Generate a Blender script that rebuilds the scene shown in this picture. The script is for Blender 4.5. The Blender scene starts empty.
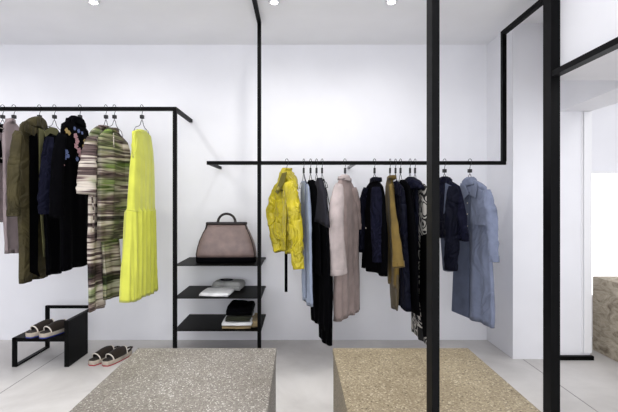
import bpy, bmesh, math, random
from mathutils import Vector, noise, Matrix
random.seed(7)
PI = math.pi
scene = bpy.context.scene
col = scene.collection

# ------------------------------------------------------------------ camera, world, lights, exposure
CAMZ = 1.27; F = 412.0; VX = 298.0; VY = 201.0      # eye height; focal length and vanishing point of the view (618x412)
cam = bpy.data.cameras.new('camera'); camo = bpy.data.objects.new('camera', cam); col.objects.link(camo)
camo.location = (0, 0, CAMZ); camo.rotation_euler = (PI/2, 0, 0)
cam.sensor_width = 36.0; cam.lens = 24.0
cam.shift_x = (309-VX)/618.0; cam.shift_y = -(206-VY)/618.0
cam.clip_start = 0.05
scene.camera = camo

w = bpy.data.worlds.new('world'); scene.world = w; w.use_nodes = True
w.node_tree.nodes['Background'].inputs[0].default_value = (0.93, 0.95, 1.0, 1)
w.node_tree.nodes['Background'].inputs[1].default_value = 1.15

def area(name, loc, rot, sx, sy, power, color=(1, 1, 1)):
    l = bpy.data.lights.new(name, 'AREA'); l.shape = 'RECTANGLE'; l.size = sx; l.size_y = sy
    l.energy = power; l.color = color
    o = bpy.data.objects.new(name, l); col.objects.link(o); o.location = loc; o.rotation_euler = rot
    return o
area('front_fill', (-0.3, -2.6, 1.5), (PI/2, 0, 0), 5.5, 2.3, 75, (0.93, 0.95, 1.0))  # added fill light behind the camera, no window modelled there
area('ceiling_fill', (-0.9, 1.5, 2.66), (0, 0, 0), 4.2, 1.5, 34, (0.98, 0.98, 1.0))  # added overhead fill without a fixture, for top-down light
SPOT_W = 17

scene.view_settings.view_transform = 'Standard'
scene.view_settings.look = 'None'
scene.view_settings.gamma = 1.0
scene.view_settings.use_curve_mapping = False
scene.view_settings.exposure = 0.16

# ------------------------------------------------------------------ materials
def lin(c):
    return tuple(((v/255.0)/12.92 if v/255.0 <= 0.04045 else ((v/255.0+0.055)/1.055)**2.4) for v in c)
def new_mat(name):
    m = bpy.data.materials.new(name); m.use_nodes = True
    nt = m.node_tree; b = nt.nodes['Principled BSDF']
    return m, nt, b
def coords(nt, scale=(1, 1, 1), rot=(0, 0, 0)):
    tc = nt.nodes.new('ShaderNodeTexCoord'); mp = nt.nodes.new('ShaderNodeMapping')
    mp.inputs['Scale'].default_value = scale; mp.inputs['Rotation'].default_value = rot
    nt.links.new(tc.outputs['Object'], mp.inputs['Vector']); return mp.outputs['Vector']
def noise_tex(nt, vec, scale, detail=3, rough=0.5, dist=0.0):
    n = nt.nodes.new('ShaderNodeTexNoise'); n.inputs['Scale'].default_value = scale
    n.inputs['Detail'].default_value = detail; n.inputs['Roughness'].default_value = rough
    n.inputs['Distortion'].default_value = dist
    nt.links.new(vec, n.inputs['Vector']); return n.outputs['Fac']
def ramp(nt, fac, stops, interp='LINEAR'):
    r = nt.nodes.new('ShaderNodeValToRGB'); cr = r.color_ramp; cr.interpolation = interp
    while len(cr.elements) < len(stops): cr.elements.new(0.5)
    for e, (p, c) in zip(cr.elements, stops):
        e.position = p; e.color = (*lin(c), 1)
    nt.links.new(fac, r.inputs['Fac']); return r.outputs['Color']
def bump(nt, b, h, strength, dist=0.01):
    n = nt.nodes.new('ShaderNodeBump'); n.inputs['Strength'].default_value = strength
    n.inputs['Distance'].default_value = dist
    nt.links.new(h, n.inputs['Height']); nt.links.new(n.outputs['Normal'], b.inputs['Normal'])
def shade(c, f): return tuple(max(0, min(255, v*f)) for v in c)
def fabric(name, c, rough=0.85, var=0.08, scale=220, bs=0.25, sheen=0.1, spec=0.2):
    m, nt, b = new_mat(name)
    v = coords(nt); big = noise_tex(nt, v, 9, 3)
    nt.links.new(ramp(nt, big, [(0.3, shade(c, 1-var)), (0.7, shade(c, 1+var))]), b.inputs['Base Color'])
    bump(nt, b, noise_tex(nt, v, scale, 2), bs, 0.002)
    b.inputs['Roughness'].default_value = rough
    b.inputs['Specular IOR Level'].default_value = spec
    b.inputs['Sheen Weight'].default_value = sheen
    return m
def plain(name, c, rough=0.5, metal=0.0, spec=0.5, nscale=30, var=0.04, bs=0.0):
    m, nt, b = new_mat(name)
    v = coords(nt); n = noise_tex(nt, v, nscale, 3)
    nt.links.new(ramp(nt, n, [(0.3, shade(c, 1-var)), (0.7, shade(c, 1+var))]), b.inputs['Base Color'])
    if bs: bump(nt, b, n, bs, 0.003)
    b.inputs['Roughness'].default_value = rough; b.inputs['Metallic'].default_value = metal
    b.inputs['Specular IOR Level'].default_value = spec
    return m
M = {}
M['wall'] = plain('white_plaster', (240, 240, 244), 0.9, spec=0.15, nscale=3, var=0.008)
M['ceiling'] = plain('white_ceiling_paint', (244, 244, 246), 0.95, spec=0.1, nscale=3, var=0.008)
M['black'] = plain('black_powder_coated_steel', (5, 5, 5), 0.5, spec=0.08, nscale=60, var=0.1)
M['post'] = plain('charcoal_steel', (9, 9, 10), 0.5, spec=0.1, nscale=40, var=0.08)
M['shelf'] = plain('black_steel_plate', (5, 5, 4), 0.45, spec=0.06, nscale=25, var=0.2)
M['wire'] = plain('dark_hanger_wire', (40, 40, 42), 0.3, metal=0.8, nscale=40)
M['white_trim'] = plain('white_enamel', (240, 240, 242), 0.6, var=0.0)
M['marker'] = plain('black_plastic', (14, 14, 15), 0.5)
M['pink'] = fabric('dusty_mauve_wool', (150, 136, 137))
M['olive'] = fabric('olive_cotton', (66, 60, 38), 0.7, 0.15, sheen=0.0)
M['khaki'] = fabric('khaki_cotton', (104, 102, 68), 0.7, 0.15, sheen=0.0)
M['navy'] = fabric('navy_cotton', (15, 16, 33), 0.8, spec=0.1, sheen=0.0)
M['ink'] = fabric('ink_black_cloth', (4, 4, 6), 0.9, spec=0.04, sheen=0.0)
M['deepnavy'] = fabric('midnight_navy_cloth', (8, 10, 25), 0.7, spec=0.12, sheen=0.0)
M['charcoal'] = fabric('charcoal_jersey', (33, 32, 39), 0.85, sheen=0.0)
M['rain'] = fabric('yellow_coated_cotton', (184, 168, 14), 0.42, 0.12, 60, 0.15, spec=0.5)
def crinkle(m, sc, st, d):
    nt = m.node_tree; b = nt.nodes['Principled BSDF']; v = coords(nt, (1, 1, 0.7))
    n = noise_tex(nt, v, sc, 2, 0.6, 1.2)
    mt = nt.nodes.new('ShaderNodeMath'); mt.operation = 'PINGPONG'; mt.inputs[1].default_value = 0.12
    nt.links.new(n, mt.inputs[0])
    for l in list(b.inputs['Normal'].links): nt.links.remove(l)
    bump(nt, b, mt.outputs[0], st, d)
crinkle(M['rain'], 6.5, 0.8, 0.12)
M['rain_shade'] = fabric('yellow_coat_lining_shade', (108, 100, 30), 0.6)  # rain yellow darkened to paint the shade in the hood
M['lime'] = fabric('lemon_yellow_silk', (212, 215, 84), 0.6, 0.03, sheen=0.3)
M['bluegrey'] = fabric('blue_grey_cotton', (120, 128, 150), 0.8)
M['paleblue'] = fabric('pale_blue_chambray', (148, 158, 178), 0.8)
M['slate'] = fabric('slate_blue_cotton', (84, 92, 114), 0.8)
M['beige'] = fabric('pink_beige_wool', (158, 141, 136), 0.8)
M['palebeige'] = fabric('pale_pink_beige_wool', (188, 175, 172), 0.8)
M['mustard'] = fabric('mustard_cotton', (108, 88, 40), 0.6, 0.12)
M['taupe'] = fabric('taupe_cotton', (86, 76, 56), 0.8)
M['leather'] = plain('taupe_leather', (120, 102, 97), 0.42, spec=0.45, nscale=14, var=0.10, bs=0.2)
M['leather_dark'] = plain('dark_brown_leather', (26, 17, 15), 0.4, spec=0.3)
crinkle(M['bluegrey'], 5, 0.7, 0.06); crinkle(M['beige'], 3, 0.5, 0.05); crinkle(M['olive'], 5, 0.8, 0.12); crinkle(M['palebeige'], 4, 0.5, 0.04); crinkle(M['navy'], 6, 0.8, 0.15); crinkle(M['deepnavy'], 6, 0.8, 0.15)
M['white_cloth'] = fabric('white_jersey', (228, 228, 228))
M['grey_knit'] = fabric('grey_marl_knit', (150, 150, 148), 0.9, 0.25, 90, 0.6)
M['tan_cloth'] = fabric('tan_jersey', (150, 132, 98))
M['dark_olive'] = fabric('dark_olive_knit', (38, 40, 28))
M['jute'] = fabric('jute_sole', (176, 166, 152), 0.9, 0.15, 150, 0.8)
M['upper'] = fabric('dark_brown_suede', (46, 38, 32), 0.8)
M['piping'] = fabric('cream_piping', (220, 212, 200))
M['blue_rubber'] = plain('blue_rubber', (34, 50, 130), 0.5)
M['red_rubber'] = plain('red_rubber', (160, 22, 40), 0.5)
M['e_pink'] = fabric('pink_thread', (196, 150, 156))
M['e_blue'] = fabric('blue_thread', (96, 112, 160))
M['e_gold'] = fabric('gold_thread', (178, 152, 92))

def mat_floor():
    m, nt, b = new_mat('polished_concrete')
    v = coords(nt)
    n = noise_tex(nt, v, 1.6, 6, 0.6, 0.6)
    c1 = ramp(nt, n, [(0.3, (184, 180, 177)), (0.55, (204, 201, 198)), (0.75, (216, 213, 210))])
    nt.links.new(c1, b.inputs['Base Color'])
    bump(nt, b, noise_tex(nt, v, 40, 3), 0.05, 0.002)
    b.inputs['Roughness'].default_value = 0.42; b.inputs['Specular IOR Level'].default_value = 0.35
    return m
M['floor'] = mat_floor()
M['joint'] = plain('grey_joint', (135, 132, 130), 0.8)

def mat_terrazzo(name, stops, seed, scale=95):
    m, nt, b = new_mat(name)
    v = coords(nt)
    vo = nt.nodes.new('ShaderNodeTexVoronoi'); vo.inputs['Scale'].default_value = scale
    mp = nt.nodes.new('ShaderNodeVectorMath'); mp.operation = 'ADD'; mp.inputs[1].default_value = (seed, seed*2, 0)
    nt.links.new(v, mp.inputs[0]); nt.links.new(mp.outputs[0], vo.inputs['Vector'])
    sep = nt.nodes.new('ShaderNodeSeparateColor'); nt.links.new(vo.outputs['Color'], sep.inputs['Color'])
    c = ramp(nt, sep.outputs[0], stops, 'CONSTANT')
    big = noise_tex(nt, v, 3.0, 3)
    mix = nt.nodes.new('ShaderNodeMix'); mix.data_type = 'RGBA'; mix.blend_type = 'MULTIPLY'; mix.inputs['Factor'].default_value = 1
    nt.links.new(c, mix.inputs['A']); nt.links.new(ramp(nt, big, [(0.3, (225, 222, 218)), (0.7, (255, 255, 255))]), mix.inputs['B'])
    nt.links.new(mix.outputs['Result'], b.inputs['Base Color'])
    bump(nt, b, vo.outputs['Distance'], 0.15, 0.002)
    b.inputs['Roughness'].default_value = 0.55
    return m
M['terrazzo_grey'] = mat_terrazzo('grey_terrazzo', [(0, (96, 91, 85)), (0.15, (116, 111, 104)), (0.5, (128, 123, 116)), (0.80, (146, 141, 134)), (0.93, (190, 187, 181))], 3, 200)
M['terrazzo_tan'] = mat_terrazzo('sand_terrazzo', [(0, (80, 68, 50)), (0.03, (122, 110, 88)), (0.3, (136, 124, 101)), (0.65, (148, 137, 113)), (0.92, (178, 168, 146))], 11, 170)
def mat_travertine():
    m, nt, b = new_mat('rough_sandstone')
    v = coords(nt, (1, 1, 2.2), (0.35, 0, 0))
    n = noise_tex(nt, v, 7, 8, 0.7, 1.5)
    nt.links.new(ramp(nt, n, [(0.3, (124, 112, 96)), (0.5, (182, 171, 152)), (0.7, (214, 205, 188))]), b.inputs['Base Color'])
    bump(nt, b, n, 0.8, 0.04); b.inputs['Roughness'].default_value = 0.9
    return m
M['stone'] = mat_travertine()

def mat_print(name, green, rot=0.0, seed=0.0, vs=8):
    m, nt, b = new_mat(name)
    tc = nt.nodes.new('ShaderNodeTexCoord'); mp = nt.nodes.new('ShaderNodeMapping')
    mp.inputs['Scale'].default_value = (0.3, 0.3, vs); mp.inputs['Rotation'].default_value = (0, rot, 0)
    mp.inputs['Location'].default_value = (seed, seed*0.7, seed*3)
    nt.links.new(tc.outputs['Object'], mp.inputs['Vector'])
    n = noise_tex(nt, mp.outputs['Vector'], 1.35, 4, 0.62, 0.08)
    warm = [(0.0, (22, 18, 18)), (0.37, (40, 31, 31)), (0.41, (104, 88, 86)), (0.445, (214, 205, 192)), (0.49, (190, 178, 164)), (0.51, (110, 92, 90)), (0.55, (40, 30, 30)), (0.58, (120, 102, 98)), (0.60, (214, 205, 190)), (0.66, (70, 56, 56))]
    grn = [(0.0, (16, 18, 12)), (0.38, (36, 46, 22)), (0.43, (84, 106, 44)), (0.48, (128, 150, 78)), (0.52, (40, 50, 24)), (0.56, (190, 190, 148)), (0.61, (70, 88, 38)), (0.66, (30, 28, 22)), (0.72, (150, 160, 104))]
    big = coords(nt, (0.4, 0.4, 1.6)); sel = noise_tex(nt, big, 5.5, 2, 0.5, 0.3)
    mr = nt.nodes.new('ShaderNodeMapRange'); mr.inputs['From Min'].default_value = 0.40 if green else 0.58; mr.inputs['From Max'].default_value = 0.60 if green else 0.72
    nt.links.new(sel, mr.inputs['Value'])
    mix = nt.nodes.new('ShaderNodeMix'); mix.data_type = 'RGBA'
    nt.links.new(mr.outputs['Result'], mix.inputs['Factor'])
    nt.links.new(ramp(nt, n, warm), mix.inputs['A']); nt.links.new(ramp(nt, n, grn), mix.inputs['B'])
    nt.links.new(mix.outputs['Result'], b.inputs['Base Color'])
    b.inputs['Roughness'].default_value = 0.7; b.inputs['Specular IOR Level'].default_value = 0.2
    return m
M['print_a'] = mat_print('mauve_cream_painted_print', False, 0, 1.0, 5.5)
M['print_sleeve'] = mat_print('slanted_painted_print', False, 0.6, 2.3, 6)
M['print_b'] = mat_print('green_brown_painted_print', True, 0, 5.1, 6.5)
def mat_scroll():
    m, nt, b = new_mat('black_and_cream_scroll_print')
    v = coords(nt)
    n = nt.nodes.new('ShaderNodeTexNoise'); n.inputs['Scale'].default_value = 4.4; n.inputs['Detail'].default_value = 0.5
    n.inputs['Distortion'].default_value = 2.6
    nt.links.new(v, n.inputs['Vector'])
    nt.links.new(ramp(nt, n.outputs['Fac'], [(0, (200, 196, 188)), (0.36, (10, 10, 12)), (0.44, (204, 200, 192)), (0.50, (10, 10, 12)), (0.56, (204, 200, 192)), (0.62, (10, 10, 12))], 'CONSTANT'), b.inputs['Base Color'])
    b.inputs['Roughness'].default_value = 0.8
    return m
M['scroll'] = mat_scroll()
def emis(name, c, s):
    m, nt, b = new_mat(name)
    b.inputs['Emission Color'].default_value = (*c, 1); b.inputs['Emission Strength'].default_value = s
    b.inputs['Base Color'].default_value = (0.8, 0.8, 0.8, 1)
    return m
M['lamp'] = emis('lit_lamp', (1, 0.98, 0.95), 30)
M['window'] = emis('bright_window_daylight', (0.97, 0.98, 1.0), 1.3)

# ------------------------------------------------------------------ helpers
class MB:
    def __init__(s): s.v = []; s.f = []
    def add(s, vs, fs):
        o = len(s.v); s.v += [tuple(x) for x in vs]; s.f += [tuple(i+o for i in f) for f in fs]; return s
    def box(s, x0, x1, y0, y1, z0, z1):
        vs = [(x0, y0, z0), (x1, y0, z0), (x1, y1, z0), (x0, y1, z0), (x0, y0, z1), (x1, y0, z1), (x1, y1, z1), (x0, y1, z1)]
        return s.add(vs, [(0, 3, 2, 1), (4, 5, 6, 7), (0, 1, 5, 4), (1, 2, 6, 5), (2, 3, 7, 6), (3, 0, 4, 7)])
    def tube(s, path, r, n=8, caps=True):
        pts = [Vector(p) for p in path]; rings = []
        rr = r if isinstance(r, (list, tuple)) else [r]*len(pts)
        up = None
        for i, p in enumerate(pts):
            d = (pts[min(i+1, len(pts)-1)]-pts[max(i-1, 0)]).normalized()
            if up is None: up = d.orthogonal().normalized()
            up = (up-d*up.dot(d)).normalized(); sd = d.cross(up)
            rings.append([p+(up*math.cos(2*PI*k/n)+sd*math.sin(2*PI*k/n))*rr[i] for k in range(n)])
        return s.rings(rings, caps, caps)
    def rings(s, rings, cap0=True, cap1=True):
        n = len(rings[0]); o = len(s.v)
        for r in rings: s.v += [tuple(p) for p in r]
        for i in range(len(rings)-1):
            for k in range(n):
                a = o+i*n+k; b = o+i*n+(k+1) % n
                s.f.append((a, b, b+n, a+n))
        if cap0: s.f.append(tuple(o+k for k in reversed(range(n))))
        if cap1: s.f.append(tuple(o+(len(rings)-1)*n+k for k in range(n)))
        return s
    def prism(s, poly, off):
        n = len(poly); a = [Vector(p) for p in poly]; b = [p+Vector(off) for p in a]
        fs = [tuple(range(n)), tuple(reversed(range(n, 2*n)))]+[(i, i+n, (i+1) % n+n, (i+1) % n) for i in range(n)]
        return s.add(a+b, fs)
    def build(s, name, mat, parent=None, smooth=False, bevel=0, sub=0, loc=None):
        me = bpy.data.meshes.new(name); me.from_pydata(s.v, [], s.f); me.update()
        bm = bmesh.new(); bm.from_mesh(me); bmesh.ops.recalc_face_normals(bm, faces=bm.faces)
        if smooth:
            for f in bm.faces: f.smooth = len(f.verts) <= 4
        bm.to_mesh(me); bm.free()
        if mat: me.materials.append(mat)
        o = bpy.data.objects.new(name, me); col.objects.link(o)
        if parent: o.parent = parent
        if loc: o.location = loc
        if bevel:
            md = o.modifiers.new('bevel', 'BEVEL'); md.width = bevel; md.segments = 2; md.limit_method = 'ANGLE'
        if sub:
            md = o.modifiers.new('sub', 'SUBSURF'); md.levels = sub; md.render_levels = sub
        return o
def tag(o, label, cat, group=None, kind=None):
    o['label'] = label
    if cat: o['category'] = cat
    if group: o['group'] = group
    if kind: o['kind'] = kind
    return o
def empty(name, loc, label, cat, group=None, rz=0):
    o = bpy.data.objects.new(name, None); col.objects.link(o); o.location = loc; o.rotation_euler = (0, 0, rz)
    o.empty_display_size = 0.05
    return tag(o, label, cat, group)
def struct(name, mb, mat, label=None, parent=None, **k):
    o = mb.build(name, mat, parent, **k)
    if parent is None: o['kind'] = 'structure'
    if label: o['label'] = label
    return o
def lerp(a, b, t): return a+(b-a)*t

# ------------------------------------------------------------------ room
D = 3.766; CH = 2.70; RY = 3.275         # back wall, ceiling height, rail plane
XL = -3.7; PX0 = 1.728; PY = 3.312; PX1 = 2.347; YB = -2.7; XR = 4.4
struct('floor', MB().box(XL-0.1, XR+0.1, YB, 4.2, -0.1, 0), M['floor'], 'pale polished concrete floor')
struct('trim_1', MB().box(-1.970, -1.964, YB+0.05, 3.76, -0.002, 0.0008), M['joint'], 'thin joint in the concrete floor at the left')
struct('trim_2', MB().box(1.802, 1.808, YB+0.05, 3.30, -0.002, 0.0008), M['joint'], 'thin joint in the concrete floor at the right')
struct('ceiling', MB().box(XL-0.1, XR+0.1, YB, 4.2, CH, CH+0.1), M['ceiling'], 'white plain ceiling')
struct('wall_back', MB().box(XL-0.1, PX0, D, D+0.1, 0, CH), M['wall'], 'white back wall behind the clothes rails')
struct('wall_left', MB().box(XL-0.1, XL, YB, D, 0, CH), M['wall'], 'white left side wall')
struct('wall_pier', MB().box(PX0, PX1, PY, D+0.15, 0, CH), M['wall'], 'white wall pier at the right end of the niche')
struct('wall_side_room_back', MB().box(PX1, XR+0.1, 3.85, 3.95, 0, CH), M['wall'], 'white rear wall of the side room')
struct('wall_right', MB().box(XR, XR+0.1, YB, 3.85, 0, CH), M['wall'], 'white outer wall of the side room')
SZ = CAMZ+0.72
hdr = MB()
pl = [(1.5145, YB+0.05), (PX1, YB+0.05), (PX1, PY), (2.10, PY), (2.02, 2.46), (1.5145, 2.46)]
hdr.prism([(x, y, SZ) for x, y in pl], (0, 0, CH-SZ))
struct('wall_header', hdr, M['wall'], 'lowered white header over the opening on the right')
struct('trim_3', MB().box(2.29, PX1+0.006, PY-0.016, PY, 0.05, SZ-0.002), M['white_trim'], 'white edge strip on the pier', bevel=0.004)
struct('trim_4', MB().box(2.275, 2.286, PY-0.006, PY, 0.05, SZ-0.002), M['white_trim'], 'narrow white bead beside the edge strip')
struct('baseboard_pier', MB().box(2.02, PX1+0.012, PY-0.03, PY, 0, 0.032), M['black'], 'black metal plinth strip at the foot of the pier')
struct('baseboard_side_room', MB().box(PX1, XR, 3.835, 3.85, 0, 0.035), M['white_trim'], 'white skirting in the side room')
wn = struct('window_1', MB().box(2.63, 4.2, 3.835, 3.85, 0.40, 1.525), M['window'], 'bright daylit window of the side room')
for nm, b_ in (('window_frame', (2.60, 2.63, 3.82, 3.85, 0.38, 1.55)), ('window_frame', (4.2, 4.23, 3.82, 3.85, 0.38, 1.55)),
               ('window_frame', (2.63, 4.2, 3.82, 3.85, 1.525, 1.55)), ('window_frame', (2.63, 4.2, 3.82, 3.85, 0.38, 0.40))):
    MB().box(*b_).build(nm, M['white_trim'], wn)

# ------------------------------------------------------------------ steel posts and frames
BW = 0.0145
def sq(mb, a, b, h=BW):
    a = Vector(a); b = Vector(b)
    mb.box(min(a.x, b.x)-h, max(a.x, b.x)+h, min(a.y, b.y)-h, max(a.y, b.y)+h, min(a.z, b.z)-h, max(a.z, b.z)+h); return mb
p1 = MB().box(0.475, 0.502, 1.46, 1.523, 0.004, CH-0.004)
post1 = empty('steel_post', (0.4885, 1.49, 0), 'tall dark steel post standing before the sand coloured plinth', 'post')
p1.build('shaft', M['post'], post1, bevel=0.001).location = (-0.4885, -1.49, 0)
MB().box(0.465, 0.512, 1.45, 1.533, 0.0, 0.006).build('base_plate', M['post'], post1).location = (-0.4885, -1.49, 0)
MB().box(0.465, 0.512, 1.45, 1.533, CH-0.006, CH).build('top_plate', M['post'], post1).location = (-0.4885, -1.49, 0)
x2 = (551-VX)/F*2.377
post2 = empty('steel_post', (x2+0.026, 2.41, 0), 'thick dark steel corner post at the right, carrying the sloping black beam', 'post')
o_ = (-(x2+0.026), -2.41, 0)
MB().box(x2, x2+0.0535, 2.377, 2.455, 0.004, CH-0.004).build('shaft', M['post'], post2, bevel=0.001).location = o_
MB().box(x2-0.008, x2+0.06, 2.37, 2.46, 0.0, 0.006).build('base_plate', M['post'], post2).location = o_
MB().box(x2+0.004, x2+0.0535, YB+0.1, 2.3765, SZ+0.0, SZ+0.032).build('beam', M['post'], post2).location = o_

RZL = CAMZ+92/125.8; RZR = CAMZ+38/125.8
XP = (175-VX)/125.8; XS = (259.3-VX)/125.8
# left rack
rk = empty('clothes_rack', (XP, RY, 0), 'long black steel clothes rail on the left with end post', 'clothes rail')
o_ = (-XP, -RY, 0)
sq(MB(), (XL+BW, RY, RZL), (XP, RY, RZL)).build('rail', M['black'], rk, bevel=0.001).location = o_
sq(MB(), (XP, RY, BW), (XP, RY, RZL-2*BW)).build('post', M['black'], rk, bevel=0.001).location = o_
sq(MB(), (XP, RY+2*BW, RZL), (XP, D-BW, RZL)).build('wall_bar', M['black'], rk, bevel=0.001).location = o_
# right rack
rr = empty('clothes_rack', (XS, RY, 0), 'black steel frame from ceiling to floor with the lower clothes rail', 'clothes rail')
o_ = (-XS, -RY, 0)
XE = (503.6-VX)/125.8; ZT = CAMZ+(VY-33)/125.8; XA = (207-VX)/125.8+BW
sq(MB(), (XS, RY, BW), (XS, RY, CH-BW)).build('post', M['black'], rr, bevel=0.001).location = o_
sq(MB(), (XS, YB+0.1, CH-BW), (XS, RY-2*BW, CH-BW)).build('ceiling_bar', M['black'], rr, bevel=0.001).location = o_
sq(MB(), (XA, RY, RZR), (XS-2*BW, RY, RZR)).build('rail_end', M['black'], rr, bevel=0.001).location = o_
sq(MB(), (XS+2*BW, RY, RZR), (XE, RY, RZR)).build('rail', M['black'], rr, bevel=0.001).location = o_
sq(MB(), (XA, RY+2*BW, RZR), (XA, D-BW, RZR), 0.012).build('wall_bar', M['black'], rr, bevel=0.001).location = o_
sq(MB(), (0.461, RY+2*BW, RZR), (0.461, D-0.01, RZR), 0.01).build('wall_bar', M['wire'], rr, bevel=0.001).location = o_
sq(MB(), (XE, RY, RZR+2*BW), (XE, RY, ZT), 0.0165).build('upright', M['black'], rr, bevel=0.001).location = o_
sq(MB(), (XE, 2.477, ZT), (XE, RY-2*BW-0.004, ZT), 0.0165).build('upper_bar', M['black'], rr, bevel=0.001).location = o_
# shelves
SH = [CAMZ-64.6/125.8, CAMZ-97.4/125.8, CAMZ-130.1/125.8]
for z, nm in zip(SH, ('top thin black steel shelf, under the leather handbag', 'middle thin black steel shelf, under folded grey tops', 'lowest thin black steel shelf, under the dark folded stack')):
    o = empty('wall_shelf', (XP+0.3, 3.5, z), nm, 'shelf', 'thin black shelves')
    q = (-(XP+0.3), -3.5, -z)
    MB().box(XP-BW, XS+BW, RY+BW+0.001, D-0.012, z-0.006, z).build('shelf_plate', M['shelf'], o).location = q
    MB().box(XP-BW, XS+BW, D-0.012, D-0.001, z-0.018, z).build('wall_flange', M['shelf'], o).location = q

# ------------------------------------------------------------------ downlights
def downlight(x, y, label, energy=None):
    o = empty('ceiling_spotlight', (x, y, CH), label, 'ceiling light', 'recessed ceiling spotlights')
    ring = MB(); n = 28
    prof = [(0.030, 0.0), (0.046, 0.0), (0.046, -0.005), (0.034, -0.006), (0.030, 0.0)]
    ring.rings([[(r*math.cos(2*PI*k/n), r*math.sin(2*PI*k/n), z-0.0005) for k in range(n)] for r, z in prof], False, False)
    ring.build('trim_ring', M['white_trim'], o, smooth=True)
    can = MB(); can.rings([[(r*math.cos(2*PI*k/n), r*math.sin(2*PI*k/n), z) for k in range(n)] for r, z in [(0.029, -0.0008), (0.031, -0.008), (0.033, -0.018), (0.030, -0.022), (0.026, -0.018)]], False, False)
    can.build('lamp_housing', M['white_trim'], o, smooth=True)
    d = MB(); d.rings([[(r*math.cos(2*PI*k/n), r*math.sin(2*PI*k/n), z) for k in range(n)] for r, z in [(0.026, -0.017), (0.020, -0.022), (0.008, -0.025)]], True, True)
    d.build('lamp', M['lamp'], o, smooth=True)
    l = bpy.data.lights.new('spot', 'SPOT'); l.energy = energy or SPOT_W; l.spot_size = 2.3; l.spot_blend = 0.9; l.shadow_soft_size = 0.03
    l.color = (1.0, 0.985, 0.96)
    lo = bpy.data.objects.new('spot', l); col.objects.link(lo); lo.parent = o; lo.location = (0, 0, -0.030)
    if y > 2.5: lo.rotation_euler = (math.radians(20), 0, 0)
    else: l.spot_size = math.radians(64); l.spot_blend = 0.35
downlight(-1.453, 2.93, 'ceiling spotlight above the left clothes rail')
downlight(-0.170, 2.93, 'ceiling spotlight just right of the central black bar')
downlight(0.665, 2.93, 'ceiling spotlight above the right clothes rail, left of the first post')
downlight(-2.75, 2.93, 'ceiling spotlight at the far left', )
downlight(0.60, 1.62, 'added unseen ceiling spotlight nearer the viewer on the right', 58)  # unseen spots on this nearer row, added to brighten the foreground floor
downlight(-1.45, 1.62, 'added unseen ceiling spotlight nearer the viewer on the left', 85)
downlight(-0.30, 1.62, 'added unseen ceiling spotlight nearer the viewer in the middle', 60)
side_l = area('side_room_fill', (3.3, 2.2, 2.66), (0, 0, 0), 1.2, 1.8, 13)  # added fill light, brightens the side room without a fixture
opening_l = area('passage_fill', (1.9, 2.0, SZ-0.01), (0, 0, 0), 0.5, 1.4, 4)  # added fill light below the header, no fixture here

# ------------------------------------------------------------------ plinths
BY0 = 1.57; BY1 = 2.297; BZ = CAMZ-147/(F/BY1)
def sl(px): return (px-VX)/F*BY1
def plinth(x0, x1, mat, label):
    o = empty('display_plinth', ((x0+x1)/2, (BY0+BY1)/2, 0), label, 'plinth')
    q = (-(x0+x1)/2, -(BY0+BY1)/2, 0)
    MB().box(x0+0.004, x1-0.004, BY0+0.004, BY1-0.004, 0, BZ-0.03).build('base', mat, o, bevel=0.002).location = q
    MB().box(x0, x1, BY0, BY1, BZ-0.03, BZ).build('top_slab', mat, o, bevel=0.003).location = q
plinth(sl(138), sl(276.6), M['terrazzo_grey'], 'low grey speckled terrazzo plinth on the left of the aisle')
plinth(sl(332.5), sl(468), M['terrazzo_tan'], 'low sand coloured speckled stone plinth behind the first post')
o = MB().box(-0.35, 0.35, -0.75, 0.75, 0, 0.628).build('stone_block', M['stone'], bevel=0.006)
o.location = (2.516+0.35, 2.77, 0)
tag(o, 'rough tan stone block in the side room below the bright window', 'stone block')

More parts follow.
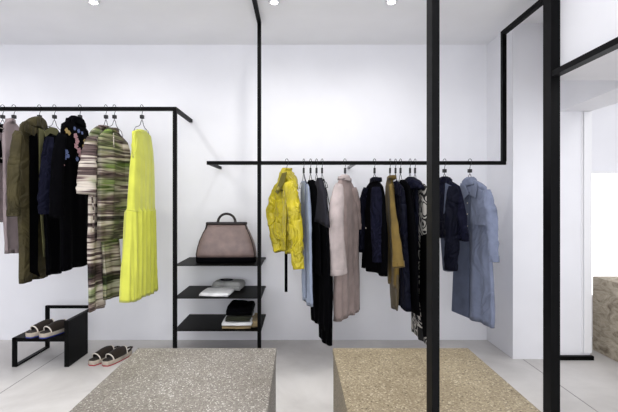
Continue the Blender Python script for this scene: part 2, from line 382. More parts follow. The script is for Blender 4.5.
# ------------------------------------------------------------------ garments
class G:
    """a garment hanging at px hook on the rail plane; outline rows are (y, left, right) in view pixels and give its real widths"""
    def __init__(s, kind, hook, ref, sign, W, label, cat, group, railz, theta=None):
        s.X0 = (hook-VX)/F*RY; s.Y0 = RY; s.sign = sign
        if theta is None:
            best = None
            for k in range(8, 90):
                th = math.radians(k)
                s.set(th*sign)
                a, b = s.t(ref[0]), s.t(ref[1])
                if a is None or b is None or not (b > a): continue
                e = abs((b-a)-W)
                if best is None or e < best[0]: best = (e, th)
            theta = best[1] if best else math.radians(45)
        s.set(theta*sign)
        s.root = empty(kind, (s.X0, s.Y0, 0), label, cat, group)
        s.base = Vector((s.X0, s.Y0, 0)); s.railz = railz
        s.k = random.uniform(0, 100)
    def set(s, th):
        s.th = th; s.c = math.cos(th); s.s = math.sin(th)
        s.u = Vector((s.c, s.s, 0)); n = Vector((s.s, -s.c, 0))
        if n.dot(Vector((-s.X0, -s.Y0, 0))) < 0: n = -n
        s.n = n
    def t(s, px, off=0.0):
        m = (px-VX)/F; bx = s.X0+off*s.n.x; by = s.Y0+off*s.n.y
        d = s.c-m*s.s
        if abs(d) < 0.02: d = 0.02 if d >= 0 else -0.02
        return (m*by-bx)/d
    def pt(s, px, y, off=0.0):
        t = max(-0.42, min(0.42, s.t(px, off)))
        p = Vector((s.X0, s.Y0, 0))+s.u*t+s.n*off
        p.z = CAMZ-(y-VY)/F*p.y
        return p-s.base
    def zc(s, y): return CAMZ-(y-VY)/F*s.Y0
    def shell(s, name, rows, mat, b=0.03, fold=0.010, freq=27, wr=0.003, off=0.0, hem=True, top=True, nr=30, n=72, fold0=0.25, wf=9, flare=1.0, label=None, crease=0.0, waist=None, slant=0.0):
        ys = [r[0] for r in rows]; rings = []
        nx = abs(s.n.x-(s.X0/s.Y0)*s.n.y)*F/s.Y0*b*0.5
        h = ys[-1]-ys[0]
        seed = random.uniform(0, 50)
        for i in range(nr+1):
            q = i/nr; y = ys[0]+h*(q**1.25)
            j = 0
            while j < len(rows)-2 and y > ys[j+1]: j += 1
            a, c = rows[j], rows[j+1]
            f = (y-a[0])/(c[0]-a[0]); f = max(0, min(1, f)); f2 = f
            xl = lerp(a[1], c[1], f2)+nx; xr = lerp(a[2], c[2], f2)-nx
            if xr-xl < 2: m_ = (xl+xr)/2; xl = m_-1; xr = m_+1
            tl = s.t(xl, off); tr = s.t(xr, off)
            tl = max(-0.40, min(0.40, tl)); tr = max(-0.40, min(0.40, tr))
            tc = (tl+tr)/2; aa = (tr-tl)/2
            p = (y-ys[0])/h
            bb = b*(0.55+0.45*min(1, p*5))*lerp(1, flare, p)
            A = 1.5*fold*(fold0+(1-fold0)*p)*min(1, p*6)
            if waist: A = A*0.25 if y < waist else A*1.5; bb = bb if y < waist else bb*1.18
            ring = []
            z = s.zc(y)
            for k in range(n):
                ph = 2*PI*k/n; cu, sn = math.cos(ph), math.sin(ph)
                uu = math.copysign(abs(cu)**0.8, cu)*aa
                vv = math.copysign(abs(sn)**0.5, sn)*bb
                side = 1 if sn >= 0 else 2.7
                g = 0.9-2.1*abs(math.sin(0.5*freq*uu+seed*side+1.1*math.sin(z*1.7+seed)))+0.6*math.sin(freq*uu+seed+side*1.3+0.9*math.sin(z*2.2+seed))+0.5*math.sin(freq*2.13*uu+seed*1.7*side+z*1.5)
                edge = max(0.0, 1-abs(cu)**6)
                d = A*g*edge
                w_ = noise.noise(Vector((uu*wf+seed, z*wf*0.6, vv*wf*2+side)))*wr*2+noise.noise(Vector((uu*wf*2.3+seed, z*wf*1.6, side*3)))*wr
                if crease:
                    q1 = Vector((uu*7+z*5+seed, z*9-uu*4, side)); w_ += (0.5-abs(noise.noise(q1))*2.2)*crease+(0.4-abs(noise.noise(q1*2.4))*2)*crease*0.5
                pos = s.u*(tc+uu*(1+0.02*math.sin(z*9+seed)))+s.n*(vv+off+d+w_)
                pos.z = z+0.004*math.sin(uu*30+seed)*p-slant*p*uu
                ring.append(pos)
            rings.append(ring)
        mb = MB()
        def inner(r, dz, f):
            c = sum(r, Vector())/len(r); out = []
            for v in r:
                q = c+(v-c)*f; q.z = v.z+dz; out.append(q)
            return out
        full = ([inner(rings[0], -0.02, 0.75)] if top else [])+rings+([inner(rings[-1], 0.03, 0.94)] if hem else [])
        mb.rings(full, True, True)
        o = mb.build(name, mat, s.root, smooth=True)
        if label: o['label'] = label
        return o
    def sleeve(s, pts, mat, off=0.04, name='sleeve', flat=0.6, cuff=None, wr=0.004, label=None, n=26):
        ctrl = [(s.pt(x, y, off), r/(F/s.Y0)) for x, y, r in pts]
        # resample
        P = []
        for i in range(len(ctrl)-1):
            for k in range(7):
                f = k/7
                P.append((ctrl[i][0].lerp(ctrl[i+1][0], f), lerp(ctrl[i][1], ctrl[i+1][1], f)))
        P.append(ctrl[-1]); seed = random.uniform(0, 60)
        for _ in range(3):
            P = [P[0]]+[((P[i-1][0]+P[i][0]*2+P[i+1][0])/4, (P[i-1][1]+2*P[i][1]+P[i+1][1])/4) for i in range(1, len(P)-1)]+[P[-1]]
        side = Vector((1, 0, 0)) if abs(s.c) > 0.3 else s.u
        side = (s.u*0.5+Vector((1, 0, 0))).normalized()
        rings = []
        for i, (p, r) in enumerate(P):
            d = (P[min(i+1, len(P)-1)][0]-P[max(i-1, 0)][0]).normalized()
            e = (side-d*side.dot(d)).normalized(); g = d.cross(e)
            rr = r*(0.75 if i == 0 else 1)
            ring = []
            for k in range(n):
                a = 2*PI*k/n
                w_ = 1+noise.noise(Vector((math.cos(a)*1.6+seed, math.sin(a)*1.6, i*0.42)))*wr*60+noise.noise(Vector((math.cos(a)*3+seed, math.sin(a)*3, i*0.9)))*wr*28
                ring.append(p+(e*math.cos(a)*rr+g*math.sin(a)*rr*flat)*w_)
            rings.append(ring)
        c = P[-1][0]
        inn = [c+(v-c)*0.8-(P[-1][0]-P[-2][0]).normalized()*0.02 for v in rings[-1]]
        o = MB().rings(rings+[inn]).build(name, mat, s.root, smooth=True)
        if label: o['label'] = label
        if cuff:
            d = (P[-1][0]-P[-3][0]).normalized(); cr = []
            for q in (-0.045, -0.040, -0.004, 0.002):
                f = 1.04 if q in (-0.040, -0.004) else 1.0
                cr.append([c+(v-c)*f+d*q for v in rings[-1]])
            cr.append([c+(v-c)*0.85+d*-0.01 for v in rings[-1]])
            MB().rings(cr).build('cuff', cuff, o, smooth=True)
        return o
    def panel(s, name, poly, mat, off=0.04, th=0.006, label=None, parent=None):
        pts = [s.pt(x, y, off) for x, y in poly]
        o = MB().prism(pts, s.n*th).build(name, mat, parent or s.root, bevel=min(0.002, th*0.3))
        if label: o['label'] = label
        return o
    def strip(s, name, path, r, mat, off=0.04, parent=None):
        return MB().tube([s.pt(x, y, off) for x, y in path], r, 6).build(name, mat, parent or s.root, smooth=True)
    def buttons(s, pts, mat, off=0.045, r=0.007):
        for x, y in pts:
            c = s.pt(x, y, off); e = s.u; g = Vector((0, 0, 1)); n = 10
            MB().rings([[c+(e*math.cos(2*PI*k/n)+g*math.sin(2*PI*k/n))*q+s.n*d for k in range(n)] for q, d in ((r, 0), (r, 0.003), (r*0.6, 0.004))]).build('button', mat, s.root, smooth=True)
    def collar(s, rows, mat, b=0.045, name='collar', **k):
        b *= 0.72
        return s.shell(name, rows, mat, b=b, fold=0.004, nr=8, n=40, wr=0.004, **k)

# hangers: two kinds, copied
def make_hanger(cube):
    root = bpy.data.objects.new('clothes_hanger', None); col.objects.link(root)
    hk = MB(); path = []
    R = 0.024
    for k in range(11):
        a = math.radians(200-k*23)
        path.append((0, R*math.cos(a), -0.002+R*math.sin(a)))
    path += [(0, 0.004, -0.040), (0, 0.0, -0.055), (0, 0, -0.10)]
    hk.tube(path, 0.0022, 6); h = hk.build('hook', M['wire'], root, smooth=True)
    if cube: MB().box(-0.013, 0.013, -0.013, 0.013, -0.088, -0.060).build('size_marker', M['marker'], root, bevel=0.002)
    else: MB().box(-0.006, 0.006, -0.010, 0.010, -0.095, -0.050).build('size_marker', M['marker'], root, bevel=0.002)
    sb = MB(); L = 0.125
    for sg in (-1, 1):
        sb.tube([(0, 0, -0.098), (0, sg*0.012, -0.108), (0, sg*0.028, -0.140), (0, sg*0.05, -0.156), (0, sg*0.10, -0.172), (0, sg*L, -0.205), (0, sg*L, -0.212)], 0.0024, 6)
    sb.tube([(0, -L, -0.211), (0, L, -0.211)], 0.0022, 6)
    sb.build('shoulder_wire', M['wire'], root, smooth=True)
    return root
protos = {True: [make_hanger(True), False], False: [make_hanger(False), False]}
def hanger(px, railz, label, cube, th, group):
    pr = protos[cube]
    if not pr[1]: r = pr[0]; pr[1] = True
    else:
        r = pr[0].copy(); col.objects.link(r)
        for ch in list(pr[0].children):
            c = ch.copy(); c.parent = r; col.objects.link(c)
    r.location = ((px-VX)/F*RY, RY, railz+BW-0.003+0.0); r.rotation_euler = (0, 0, th-PI/2)
    tag(r, label, 'hanger', group)
GL = 'clothes on the left rail'; GR = 'clothes on the right rail'
HL = 'hangers on the left rail'; HR = 'hangers on the right rail'
def HG(g, px, label, cube=True, left=True, lim=None):
    th = g.th
    hanger(px, g.railz, label, cube, th, HL if left else HR)

# ---- left rail
g = G('striped_coat', 2.7, (-8, 5), 1, 0.36, 'mauve coat with black bands at the far left end of the rail', 'coat', GL, RZL)
g.shell('body', [(122, -12, 0), (128, -16, 3), (160, -16, 3.5), (222, -15, 4)], M['pink'], b=0.018)
g.panel('black_band', [(-8, 124), (3.4, 124), (3.6, 133), (-8, 132)], M['ink'], 0.022, 0.004)
g.panel('black_band', [(-8, 140), (0.5, 140), (3.8, 163), (-8, 163)], M['ink'], 0.022, 0.004)
g.strip('white_dash', [(0.6, 128), (2.8, 128.5)], 0.003, M['piping'], 0.028); g.strip('white_dash', [(0.8, 158), (3, 159)], 0.003, M['piping'], 0.028)
HG(g, 2.7, 'black wire hanger holding the banded mauve coat')
g = G('mauve_coat', 14, (1, 20), 1, 0.42, 'plain dusty mauve long coat beside the olive coat', 'coat', GL, RZL)
g.shell('body', [(121, 8, 15), (126, 3, 20), (150, 2, 22), (200, 3, 21), (253, 5, 21)], M['pink'], b=0.022, fold=0.006)
g.collar([(119, 9, 14), (124, 7, 16)], M['pink'], b=0.03)
HG(g, 14, 'black wire hanger holding the plain mauve coat')
g = G('olive_coat', 39.5, (17, 48), 1, 0.46, 'long olive green coat with open front and big collar', 'coat', GL, RZL)
g.shell('body', [(121, 30, 45), (128, 19, 48), (150, 17, 49), (215, 18, 48), (278, 19, 48)], M['olive'], b=0.03, fold=0.012)
g.sleeve([(18, 131, 3.6), (14.5, 160, 4.6), (13, 190, 4.8), (14, 216, 5)], M['olive'], 0.035, cuff=M['olive'])
g.panel('lining', [(29, 136), (37, 133), (38, 150), (37.5, 270), (40, 277), (29.5, 272)], M['ink'], 0.036, 0.004, 'black sheet painting the shade inside the open front')  # ink sheet puts the dark inside of the open coat into colour
g.panel('front_facing', [(38.5, 128), (45, 131), (46, 200), (49, 257), (43, 257), (39, 200)], M['khaki'], 0.037, 0.008, 'lighter khaki facing')
g.collar([(117, 35, 44), (120, 30, 46), (125, 24, 48), (129, 22, 49)], M['olive'], b=0.045)
g.panel('lapel', [(25, 124), (37, 128), (34, 136), (24, 131)], M['olive'], 0.055, 0.006)
HG(g, 39.5, 'black wire hanger holding the olive coat')
g = G('navy_coat', 54.5, (43, 62), 1, 0.44, 'midnight navy long coat with khaki collar lining', 'coat', GL, RZL)
g.shell('body', [(128, 49, 58), (134, 44, 62), (170, 43, 62), (215, 44, 61), (274, 47, 62)], M['ink'], b=0.022, fold=0.008)
g.sleeve([(50, 137, 4), (47.5, 155, 5), (45, 180, 5), (43.5, 200, 5), (44, 214, 4.6)], M['navy'], 0.034, cuff=M['navy'])
g.panel('collar', [(44, 131), (51, 127), (58, 130), (57, 136), (50, 133), (45, 137)], M['khaki'], 0.03, 0.006, 'khaki collar lining')
HG(g, 54.5, 'black wire hanger holding the navy coat')
g = G('embroidered_coat', 80, (58, 90), 1, 0.46, 'black coat with embroidered pink, blue and gold flowers', 'coat', GL, RZL)
g.shell('body', [(121, 70, 84), (129, 61, 89), (150, 58, 90), (210, 60, 91), (266, 60, 92)], M['ink'], b=0.028, fold=0.008)
g.sleeve([(62, 134, 4), (58, 160, 5), (56.5, 190, 5.5), (57, 218, 5.5)], M['ink'], 0.03)
g.collar([(118, 71, 83), (126, 66, 87)], M['ink'], b=0.04)
def flower(x, y, r, mat, n=5, off=0.040, name='embroidered_flower'):
    c = g.pt(x, y, off); mb = MB(); k = r/(F/RY)
    pts = []
    for i in range(n*6):
        a = 2*PI*i/(n*6)+x; q = k*(0.62+0.38*abs(math.cos(n*a/2)))
        pts.append(c+g.u*math.cos(a)*q*1.3+Vector((0, 0, 1))*math.sin(a)*q*1.15)
    mb.prism(pts, g.n*0.003); mb.build(name, mat, g.root)
for x, y, r in ((75.5, 136, 2.6), (77, 141, 2.8), (76, 146, 2.6), (79, 151, 3), (80, 155, 2.2), (61.5, 160.5, 2.4), (63, 165, 1.8)): flower(x, y, r, M['e_pink'])
for x, y, r in ((66.5, 152, 2.2), (65, 157, 2.4), (68, 156, 1.8), (64, 153.5, 1.6), (77, 159, 2.0), (74.5, 128.5, 1.6), (78.5, 131, 1.8), (82, 133, 1.4)): flower(x, y, r, M['e_blue'], 6)
for x, y, r in ((66.5, 130.5, 2.2), (69, 133, 2.0), (84.5, 141, 1.8), (83, 146, 1.4)): flower(x, y, r, M['e_gold'], 4)
HG(g, 80, 'black wire hanger holding the embroidered coat')
g = G('printed_dress', 106, (87, 112), 1, 0.44, 'long mauve and cream painterly striped dress with wide sleeve', 'dress', GL, RZL)
g.shell('body', [(129, 96, 109), (137, 88, 114), (170, 89, 114), (205, 88, 108), (245, 87, 105), (304, 88, 106)], M['print_a'], b=0.024, fold=0.008)
g.sleeve([(92, 137, 4.5), (89, 155, 6.5), (87, 175, 7.5), (86, 194, 8)], M['print_sleeve'], 0.035, flat=0.5, label='slanted print sleeve')
g.strip('tie_belt', [(92, 196), (94, 215), (93, 232)], 0.006, M['print_sleeve'], 0.045)
g.collar([(127, 100, 108), (130.5, 98, 110)], M['print_a'], b=0.03)
HG(g, 106, 'black wire hanger holding the long mauve striped dress')
g = G('printed_tunic', 114.5, (97, 129), 1, 0.46, 'green and brown brushstroke print tunic over matching skirt', 'dress', GL, RZL)
g.shell('body', [(131, 105, 119), (140, 97, 129), (165, 97, 131), (200, 97, 129), (239, 96, 127)], M['print_b'], b=0.036, fold=0.009)
g.shell('skirt', [(228, 101, 119), (260, 103, 121), (297, 104, 122)], M['print_b'], b=0.022, fold=0.012, off=-0.004)
g.sleeve([(124, 142, 3.5), (127, 165, 5), (127.5, 200, 5)], M['print_b'], 0.03)
g.strip('neck_placket', [(113.5, 133), (114, 160)], 0.004, M['print_a'], 0.034)
g.collar([(129.5, 109, 118), (132.5, 106, 120)], M['print_b'], b=0.035)
HG(g, 114.5, 'black wire hanger holding the green striped tunic')
g = G('sleeveless_dress', 142, (129, 154), 1, 0.40, 'lemon yellow sleeveless long dress with a gathered skirt', 'dress', GL, RZL)
g.shell('body', [(130, 137, 147), (134, 131, 152), (150, 131, 154), (170, 129.5, 154.5), (208, 127.5, 154.5), (225, 126, 155), (260, 123.5, 156), (295, 122, 156)], M['lime'], b=0.036, fold=0.007, freq=95, fold0=0.3, n=170, nr=60, flare=1.5, wr=0.001, waist=211)
g.strip('waist_seam', [(126.5, 210.5), (133, 211), (141, 211), (149, 210.5), (155, 210)], 0.003, M['lime'], 0.044)
g.strip('armhole_edge', [(134.5, 134), (131.6, 145), (133, 158), (136, 150), (137, 138)], 0.0035, M['lime'], 0.036)
g.strip('neck_edge', [(137, 129.5), (142, 133), (147, 130.5)], 0.004, M['lime'], 0.032)
HG(g, 142, 'black wire hanger holding the lemon yellow dress')

# ---- right rail
g = G('raincoat', 286.7, (272, 297), -1, 0.40, 'bright yellow hooded raincoat with creased sleeves', 'raincoat', GR, RZR)
g.shell('body', [(172, 283, 291), (180, 279, 295), (190, 275, 298), (212, 270, 300), (230, 271, 300), (252, 275, 298)], M['rain'], b=0.045, fold=0.010, wr=0.004, wf=12, crease=0.022, nr=60, n=110)
g.sleeve([(289, 182, 5.5), (293.5, 205, 6.5), (296, 232, 6.3), (297, 252, 5.8), (298.5, 269, 5)], M['rain'], 0.06, cuff=M['rain'], wr=0.006)
g.sleeve([(279, 184, 3.5), (274, 198, 5), (270.8, 213, 5), (274, 232, 5.2), (279, 251, 5)], M['rain'], 0.05, cuff=M['rain'], wr=0.006)
g.shell('hood', [(168, 285, 290), (173, 281.5, 292), (180, 278, 295), (190, 280, 296)], M['rain'], b=0.06, fold=0.006, wr=0.006, nr=26, crease=0.02)
g.panel('hood_lining', [(282.5, 173), (287, 172), (285, 182), (278, 194), (275.5, 192)], M['rain_shade'], 0.066, 0.004, 'hood lining with its shade painted in olive yellow')  # shade of the hood is put into this panel's colour
g.panel('storm_flap', [(284, 185), (287.5, 183), (286, 250), (282, 250)], M['rain'], 0.058, 0.008)
g.panel('pocket', [(274, 222), (282, 224), (282, 240), (275, 238)], M['rain'], 0.060, 0.006)
g.panel('hanging_strap', [(285, 248), (287.6, 248), (287.6, 292), (285, 292)], M['ink'], 0.03, 0.004, 'black strap hanging below the hem')
HG(g, 286.7, 'wire hanger holding the yellow raincoat', False, False)
g = G('pale_blue_dress', 303.7, (299, 312), -1, 0.36, 'pale blue long dress squeezed beside the yellow raincoat', 'dress', GR, RZR)
g.shell('body', [(181, 301, 307), (187, 300, 310), (230, 301, 312), (300, 302, 313)], M['paleblue'], b=0.018, fold=0.006)
g.strip('placket', [(305.5, 184), (306, 298)], 0.003, M['slate'], 0.024)
g.strip('strap', [(304, 174), (306.5, 184)], 0.003, M['ink'], 0.012)
HG(g, 303.7, 'wire hanger holding the pale blue dress', False, False)
g = G('black_blouse', 310.5, (305, 321), -1, 0.40, 'black blouse between the pale blue dress and the charcoal cape sleeve', 'blouse', GR, RZR)
g.shell('body', [(180, 308, 314), (188, 305, 319), (230, 304.5, 321), (270, 304, 322)], M['ink'], b=0.018, fold=0.006)
HG(g, 310.5, 'wire hanger holding the black blouse', False, False)
g = G('cape_sleeve_dress', 316.5, (311, 328), -1, 0.40, 'black long dress with a charcoal cape sleeve', 'dress', GR, RZR)
g.shell('body', [(181, 314, 321), (190, 311, 327), (240, 310.5, 330), (322, 311, 331)], M['ink'], b=0.02, fold=0.007)
g.shell('cape_sleeve', [(179, 317, 322), (192, 312, 326), (206, 308, 327.5), (219, 304, 330)], M['charcoal'], b=0.03, fold=0.006, off=0.028, nr=14, slant=0.16, label='charcoal cape sleeve')
HG(g, 316.5, 'wire hanger holding the charcoal sleeved black dress', False, False)
g = G('slip_dress', 322, (319, 336), -1, 0.36, 'black strappy long dress reaching lowest on the right rail', 'dress', GR, RZR)
g.shell('body', [(211, 320, 334), (240, 318, 333), (339, 318, 332)], M['ink'], b=0.02, fold=0.005, off=-0.004)
g.strip('strap', [(323, 179), (325.5, 192), (328.5, 213)], 0.003, M['ink'], 0.02)
g.strip('strap', [(324, 179), (327, 192), (331, 213)], 0.003, M['ink'], 0.008)
HG(g, 322, 'wire hanger holding the strappy black dress', False, False)
g = G('beige_coat', 345, (333, 358), 1, 0.44, 'long pink beige coat with a paler front sleeve', 'coat', GR, RZR)
g.shell('body', [(177, 341, 349), (183, 337, 353), (190, 335, 356), (230, 335, 359), (317, 333, 361)], M['beige'], b=0.034, fold=0.010)
g.sleeve([(339, 184, 4.5), (336.5, 205, 7), (336, 235, 8), (338.5, 274, 8.5)], M['palebeige'], 0.048, cuff=M['palebeige'], label='paler front sleeve', wr=0.002)
g.sleeve([(354, 188, 3), (358, 205, 3.4), (359.5, 229, 3.6)], M['beige'], 0.03, cuff=M['beige'])
g.collar([(174.5, 342, 348), (178, 340, 350.5), (181, 338.5, 352)], M['palebeige'], b=0.045)
HG(g, 345, 'wire hanger holding the beige coat', False, False)
g = G('navy_jacket', 374.5, (363, 386), -1, 0.42, 'dark navy jacket beside the mustard coat', 'jacket', GR, RZR)
g.shell('body', [(180, 370, 379), (187, 365, 384), (230, 362, 388), (272, 361, 388)], M['ink'], b=0.03, fold=0.006)
g.sleeve([(366, 188, 4), (362, 215, 5), (361, 252, 5)], M['deepnavy'], 0.03)
g.sleeve([(376, 187, 5), (376.5, 215, 6), (377.5, 262, 4.6)], M['navy'], 0.045, cuff=M['navy'])
g.collar([(177, 372, 378), (182, 369, 381)], M['deepnavy'], b=0.04)
g.buttons([(366, 228)], M['piping'], 0.06, 0.006)
HG(g, 374.5, 'wire hanger holding the navy jacket', False, False)
g = G('mustard_coat', 390, (386, 401), -1, 0.40, 'mustard yellow coat squeezed between two navy jackets', 'coat', GR, RZR)
g.shell('body', [(178, 387, 393), (186, 385.5, 394), (240, 386.5, 398), (283, 388, 399)], M['mustard'], b=0.02, fold=0.006)
g.shell('under_layer', [(270, 389, 399), (290, 390, 399), (305, 391, 398)], M['taupe'], b=0.014, fold=0.004, nr=10, label='taupe layer below the hem')
g.sleeve([(390.5, 184, 1.8), (393, 210, 2.6), (396, 240, 4.0), (399, 267, 5)], M['mustard'], 0.035, cuff=M['mustard'])
g.collar([(176, 388, 392), (180, 387, 395)], M['mustard'], b=0.03)
HG(g, 390, 'wire hanger holding the mustard coat', False, False)
g = G('navy_shirt', 395.5, (390, 405), -1, 0.40, 'navy shirt with a wide collar just right of the mustard coat', 'shirt', GR, RZR)
g.shell('body', [(182, 392, 400), (190, 391, 405), (240, 395, 408), (300, 399, 411)], M['deepnavy'], b=0.03, fold=0.005)
g.panel('collar', [(391, 184), (397, 180), (401, 186), (402, 196), (393, 194)], M['navy'], 0.026, 0.006)
HG(g, 395.5, 'wire hanger holding the navy shirt', False, False)
g = G('black_coat', 400.5, (396, 416), -1, 0.42, 'plain black coat hanging between the two wide-collared navy tops', 'coat', GR, RZR)
g.shell('body', [(180, 399, 405), (188, 396, 411), (240, 397, 418), (303, 398, 420)], M['ink'], b=0.02, fold=0.006)
g.buttons([(404, 197)], M['piping'], 0.034, 0.005)
HG(g, 400.5, 'wire hanger holding the plain black coat', False, False)
g = G('navy_cape_top', 410, (403, 424), -1, 0.42, 'navy top with broad shoulder collar beside the scroll print dress', 'top', GR, RZR)
g.shell('body', [(180, 406, 415), (188, 402, 419), (240, 402, 418), (298, 403, 417)], M['deepnavy'], b=0.024, fold=0.006)
g.shell('cape_collar', [(177, 407, 414), (182, 403, 420), (190, 401, 424)], M['navy'], b=0.04, fold=0.004, nr=10, off=0.004)
HG(g, 410, 'wire hanger holding the navy cape-collar top', False, False)
g = G('scroll_print_dress', 415, (411, 431), -1, 0.42, 'long black dress with cream scroll pattern partly behind the post', 'dress', GR, RZR)
g.shell('body', [(184, 413, 424), (190, 411, 430), (240, 410, 431), (334, 411, 431)], M['scroll'], b=0.022, fold=0.006, off=-0.012)
g.panel('side_panel', [(421, 236), (431, 232), (431, 337), (424, 337), (420, 300)], M['ink'], 0.016, 0.006, 'plain black side panel')
HG(g, 415, 'wire hanger holding the scroll print dress', False, False)
g = G('dark_denim_jacket', 444.5, (434, 464), -1, 0.44, 'dark blue jacket with rolled sleeve right of the first post', 'jacket', GR, RZR)
g.shell('body', [(179, 439, 449), (187, 434, 461), (215, 437, 467), (238, 440, 468)], M['navy'], b=0.034, fold=0.010, wr=0.006)
g.sleeve([(453, 186, 5), (452, 215, 6.5), (452, 245, 6.5), (451, 270, 6)], M['deepnavy'], 0.05, cuff=M['deepnavy'])
g.shell('shirt_tail', [(236, 440, 452), (270, 443, 452)], M['slate'], b=0.02, fold=0.004, nr=8, off=-0.006)
g.collar([(176.5, 441, 448), (183, 437, 452)], M['navy'], b=0.05)
g.panel('lapel', [(446, 183), (452, 186), (449, 205), (444, 214)], M['slate'], 0.046, 0.006)
HG(g, 444.5, 'black wire hanger holding the dark blue jacket', True, False)
g = G('trench_coat', 469.8, (456, 492), -1, 0.46, 'blue grey long trench coat at the right end of the rail', 'coat', GR, RZR)
g.shell('body', [(180, 464, 476), (187, 457, 488), (224, 457, 491), (270, 454, 494), (317, 452, 495)], M['bluegrey'], b=0.034, fold=0.010)
g.panel('back_panel', [(455, 235), (469, 235), (469, 318), (452, 311)], M['slate'], 0.038, 0.005, 'darker slate inner panel')
g.sleeve([(487, 190, 4), (491.5, 215, 4.8), (493, 240, 4.6), (494, 262, 4.2)], M['bluegrey'], 0.03, cuff=M['bluegrey'])
g.panel('storm_flap', [(472, 185), (486, 192), (488, 226), (471, 224)], M['bluegrey'], 0.044, 0.007)
g.panel('placket', [(465, 192), (470, 192), (470, 236), (465, 236)], M['slate'], 0.044, 0.004, 'darker slate placket')
g.collar([(177, 465, 475), (181, 462, 477), (186, 461, 479)], M['bluegrey'], b=0.05)
g.panel('lapel', [(461, 183), (466, 186), (469, 194), (464, 199), (460, 191)], M['bluegrey'], 0.058, 0.006)
g.panel('lapel', [(478, 183), (472, 187), (470, 195), (476, 198)], M['bluegrey'], 0.058, 0.006)
g.buttons([(467.5, 203), (467.5, 214), (467.5, 226)], M['piping'], 0.05, 0.005)
HG(g, 469.8, 'black wire hanger holding the blue grey trench coat', True, False)

# ------------------------------------------------------------------ handbag
def bag():
    z0 = SH[0]; yc = 3.50; cx = (225-VX)/F*3.42
    o = empty('handbag', (cx, yc, z0), 'taupe leather frame handbag with curved top handle on the shelf', 'handbag')
    prof = [(0.045, 0.251, 0.085), (0.07, 0.253, 0.090), (0.12, 0.243, 0.088), (0.18, 0.226, 0.078), (0.24, 0.201, 0.060), (0.29, 0.175, 0.040), (0.315, 0.165, 0.026)]
    n = 56
    def ring(a, b, z, p=0.35):
        return [(math.copysign(abs(math.cos(2*PI*k/n))**p, math.cos(2*PI*k/n))*a, math.copysign(abs(math.sin(2*PI*k/n))**p, math.sin(2*PI*k/n))*b, z) for k in range(n)]
    MB().rings([ring(a, b, z) for z, a, b in prof]).build('body', M['leather'], o, smooth=True)
    MB().rings([ring(0.246, 0.080, 0.0), ring(0.250, 0.084, 0.006), ring(0.252, 0.087, 0.044), ring(0.248, 0.084, 0.047)]).build('base', M['ink'], o, smooth=True)['label'] = 'black band along the bottom'  # black band below the taupe body
    MB().rings([ring(0.170, 0.030, 0.312), ring(0.174, 0.033, 0.318), ring(0.174, 0.033, 0.330), ring(0.168, 0.027, 0.335)]).build('top_frame', M['leather_dark'], o, smooth=True)['label'] = 'dark brown top frame'
    for sx in (-1, 1):
        MB().tube([(sx*0.165, -0.024, 0.325), (sx*0.166, -0.030, 0.30), (sx*0.172, -0.040, 0.275)], 0.006, 8).build('frame_arm', M['leather_dark'], o, smooth=True)
        for sy in (-1, 1):
            MB().tube([(sx*a_*0.951, sy*b_*0.785, z_) for z_, a_, b_ in reversed(prof)], 0.004, 6).build('side_piping', M['leather_dark'], o, smooth=True)
    hp = [(-0.073*math.cos(a), 0, 0.333+0.072*math.sin(a)) for a in [PI*k/18 for k in range(19)]]
    hb = MB().tube(hp, 0.0105, 10).build('handle', M['leather_dark'], o, smooth=True)
    for sx in (-1, 1):
        MB().tube([(sx*0.073, 0, 0.327), (sx*0.073, 0, 0.345)], 0.012, 10).build('handle_loop', M['leather_dark'], hb, smooth=True)
    o.rotation_euler[2] = math.radians(2)
bag()

# ------------------------------------------------------------------ folded clothes
def folded(name, cx, y0, z0, w_, dpt, h, mat, label, rz=0, cat='folded top', neck=None, lump=0.004, mod=None):
    o = empty(name, (cx, y0+dpt/2, z0), label, cat, 'folded clothes on the shelves', rz)
    nx, ny = 26, 20; mb = MB(); seed = random.uniform(0, 40)
    def P(i, j, top):
        u, v = -1+2*i/nx, -1+2*j/ny
        e = max(abs(u), abs(v)); r = (1-e**6)
        x = u*w_/2*(1-0.05*v*v); y = v*dpt/2*(1-0.03*u*u)
        d = noise.noise(Vector((u*2+seed, v*2, 1)))*lump
        z = h/2+(h/2)*max(0.0, 1-e**8)**0.5 if top else h/2-(h/2)*max(0.0, 1-e**8)**0.5
        if top:
            z += d*r
            if mod: z += mod(u, v)*r
        return (x, y, max(z, 0.0))
    idx = {}
    for top in (1, 0):
        for i in range(nx+1):
            for j in range(ny+1):
                edge = i in (0, nx) or j in (0, ny)
                if edge and (i, j, 1) in idx: idx[(i, j, top)] = idx[(i, j, 1)]; continue
                idx[(i, j, top)] = len(mb.v); mb.v.append(P(i, j, top))
    for top in (1, 0):
        for i in range(nx):
            for j in range(ny):
                mb.f.append((idx[(i, j, top)], idx[(i+1, j, top)], idx[(i+1, j+1, top)], idx[(i, j+1, top)]))
    mb.build('folded_body', mat, o, smooth=True)
    # fold edge along the front: two rounded layers
    MB().tube([(-w_*0.46, -dpt/2*0.97, h*0.35), (0, -dpt/2*0.99, h*0.30), (w_*0.46, -dpt/2*0.97, h*0.35)], h*0.28, 8).build('fold_edge', mat, o, smooth=True)
    if neck:
        a = [(neck[0]+0.055*math.cos(t), neck[1]+0.03*math.sin(t), h+0.003+neck[2]) for t in [2*PI*k/20 for k in range(21)]]
        MB().tube(a, 0.005, 6, False).build('neck_rib', neck[3], o, smooth=True)
    return o
z = SH[1]
folded('folded_shirt', (217-VX)/F*3.42, 3.33, z+0.0, 0.26, 0.20, 0.030, M['white_cloth'], 'white folded shirt in front on the middle shelf', rz=-0.10, mod=lambda u, v: 0.010*max(0, v))
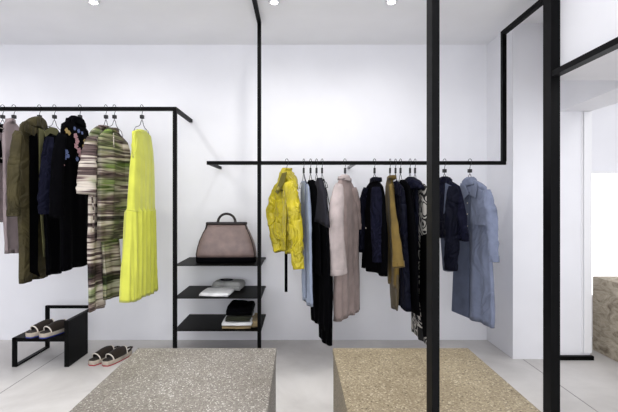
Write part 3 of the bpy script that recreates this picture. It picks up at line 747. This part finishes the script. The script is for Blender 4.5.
folded('folded_sweater', (228-VX)/F*3.58, 3.545, z, 0.27, 0.17, 0.078, M['grey_knit'], 'grey marl folded sweater behind the white shirt', rz=-0.15, neck=(-0.02, 0.0, 0.0, M['charcoal']))
z = SH[2]; cx = (238-VX)/F*3.42
folded('folded_tee', cx, 3.325, z, 0.25, 0.30, 0.024, M['tan_cloth'], 'tan folded top at the bottom of the dark stack')
folded('folded_shirt', cx+0.003, 3.325, z+0.0245, 0.26, 0.31, 0.030, M['white_cloth'], 'white folded shirt second from the bottom of the dark stack')
folded('folded_sweater', cx+0.010, 3.335, z+0.055, 0.215, 0.28, 0.042, M['dark_olive'], 'dark olive folded sweater in the middle of the stack')
folded('folded_sweater', cx+0.018, 3.355, z+0.0975, 0.225, 0.25, 0.075, M['ink'], 'black folded sweater topmost of the stack on the lowest shelf', neck=(-0.02, 0.03, 0.004, M['ink']), lump=0.02)
folded('folded_trousers', -0.365, 3.36, z, 0.085, 0.30, 0.05, M['tan_cloth'], 'narrow brown folded item right of the dark stack', cat='folded clothes')

# ------------------------------------------------------------------ bench
BX0 = -2.17; BX1 = -1.754; BYf = 3.15; BYr = 3.575; ZB = 0.222; ZR = 0.352
bn = empty('shoe_bench', ((BX0+BX1)/2, 3.33, 0), 'black steel stepped shoe bench under the left rail', 'bench')
q = (-(BX0+BX1)/2, -3.33, 0); T = 0.018
def bp(mb, nm, lab=None):
    o = mb.build(nm, M['black'], bn, bevel=0.001); o.location = q
    if lab: o['label'] = lab
bp(MB().box(BX0-T, BX0+T, BYf, BYf+0.012, 0, ZB), 'front_leg')
bp(MB().box(BX0-T, BX0+T, BYf+0.012, BYr-0.012, 0, 0.012), 'floor_bar')
bp(MB().box(BX0-T, BX0+T, BYr-0.012, BYr, 0, ZR+0.012), 'rear_leg')
bp(MB().box(BX0-T, BX1-0.0345, BYf, 3.438, ZB-0.012, ZB).box(BX0-T, BX0+T, 3.438, BYr-0.0125, ZB-0.012, ZB), 'seat')
bp(MB().box(BX0+T, BX1-0.034, BYf+0.006, BYf+0.018, ZB-0.03, ZB-0.012), 'seat_rail')
bp(MB().box(BX0-T, BX1+0.0, BYr-0.010, BYr+0.012, ZR-0.012, ZR+0.012), 'back_bar')
bp(MB().box(BX1-0.034, BX1, BYf, 3.44, 0, ZR-0.014), 'side_panel')
bp(MB().box(BX1-0.034, BX1, BYf, BYr-0.0105, ZR-0.014, ZR), 'top_bar')

# ------------------------------------------------------------------ shoes
def make_shoe(rub):
    root = bpy.data.objects.new('espadrille_slide', None); col.objects.link(root)
    L = 0.285
    def outline(v):     # half width along the sole, v from 0 toe to 1 heel
        return 0.046*(math.sin(PI*min(1, v*1.0)**0.62))**0.42*(1-0.22*v) if 0 < v < 1 else 0.004
    def ringset(zs, sc):
        n = 22; rings = []
        for z, s_ in zip(zs, sc):
            pts = []
            for k in range(n+1): v = k/n; pts.append((-outline(v)*s_, (v-0.5)*L*(1 if s_ >= 1 else 0.99), z))
            for k in range(n-1, 0, -1): v = k/n; pts.append((outline(v)*s_, (v-0.5)*L*(1 if s_ >= 1 else 0.99), z))
            rings.append(pts)
        return rings
    MB().rings(ringset([0, 0.008], [1.0, 1.0])).build('outsole', rub, root, smooth=False)
    MB().rings(ringset([0.008, 0.012, 0.034, 0.038], [0.98, 1.02, 1.02, 0.93])).build('jute_sole', M['jute'], root, smooth=False)
    MB().rings(ringset([0.0385, 0.041], [0.86, 0.84])).build('insole', M['upper'], root)
    # upper: vault over the instep, open at the toe and at the heel
    up = MB(); m, n = 16, 14; outer = []; inn = []
    for i in range(m+1):
        v = 0.22+0.50*i/m; wv = outline(v)*0.98
        hh = 0.030+0.038*math.sin(PI*min(1, (i/m)*0.60+0.12))
        outer.append([(wv*math.cos(PI*k/n), (v-0.5)*L-0.012*math.sin(PI*k/n)*(1 if i < 3 else 0), 0.034+hh*math.sin(PI*k/n)**0.8) for k in range(n+1)])
        inn.append([(x*0.93, y, 0.034+(z-0.034)*0.90) for x, y, z in outer[-1]])
    rings = [outer[i]+inn[i][::-1] for i in range(m+1)]
    uo = up.rings(rings).build('upper', M['upper'], root, smooth=True)
    MB().tube([(x*1.01, y, z+0.001) for x, y, z in outer[0]], 0.0045, 6).build('piping', M['piping'], uo, smooth=True)
    MB().tube([(x*1.01, y, z+0.001) for x, y, z in outer[-1]], 0.0045, 6).build('piping', M['piping'], uo, smooth=True)
    # heel sling
    hs = [(outline(v)*0.95*sx, (v-0.5)*L, 0.040+0.02*math.sin(PI*(v-0.72)/0.5)) for v, sx in [(0.76, -1), (0.85, -1), (0.93, -1), (0.975, -0.9)]]
    hs += [(-x, y, z_) for x, y, z_ in reversed(hs)]
    MB().tube(hs, 0.007, 8).build('heel_strap', M['upper'], root, smooth=True)
    return root
def copy_tree(o, parent=None):
    c = o.copy(); col.objects.link(c)
    if parent: c.parent = parent
    for ch in list(o.children): copy_tree(ch, c)
    return c
def pair(rub, spots, labs, group):
    s = make_shoe(rub)
    for i, (x, y, z, a) in enumerate(spots):
        o = s if i == 0 else copy_tree(s)
        o.location = (x, y, z); o.rotation_euler = (0, 0, a)
        tag(o, labs[i], 'shoe', group)
pair(M['blue_rubber'], [(-2.015, 3.275, ZB, -0.42), (-1.905, 3.265, ZB, -0.42)],
     ['left brown espadrille with blue sole line on the bench', 'right brown espadrille with blue sole line, beside the bench panel'], 'espadrilles on the bench')
pair(M['red_rubber'], [(-1.545, 3.30, 0, -0.42), (-1.435, 3.29, 0, -0.42)],
     ['left brown espadrille with red sole line on the floor', 'right brown espadrille with red sole line, nearer the terrazzo plinth'], 'espadrilles on the floor')
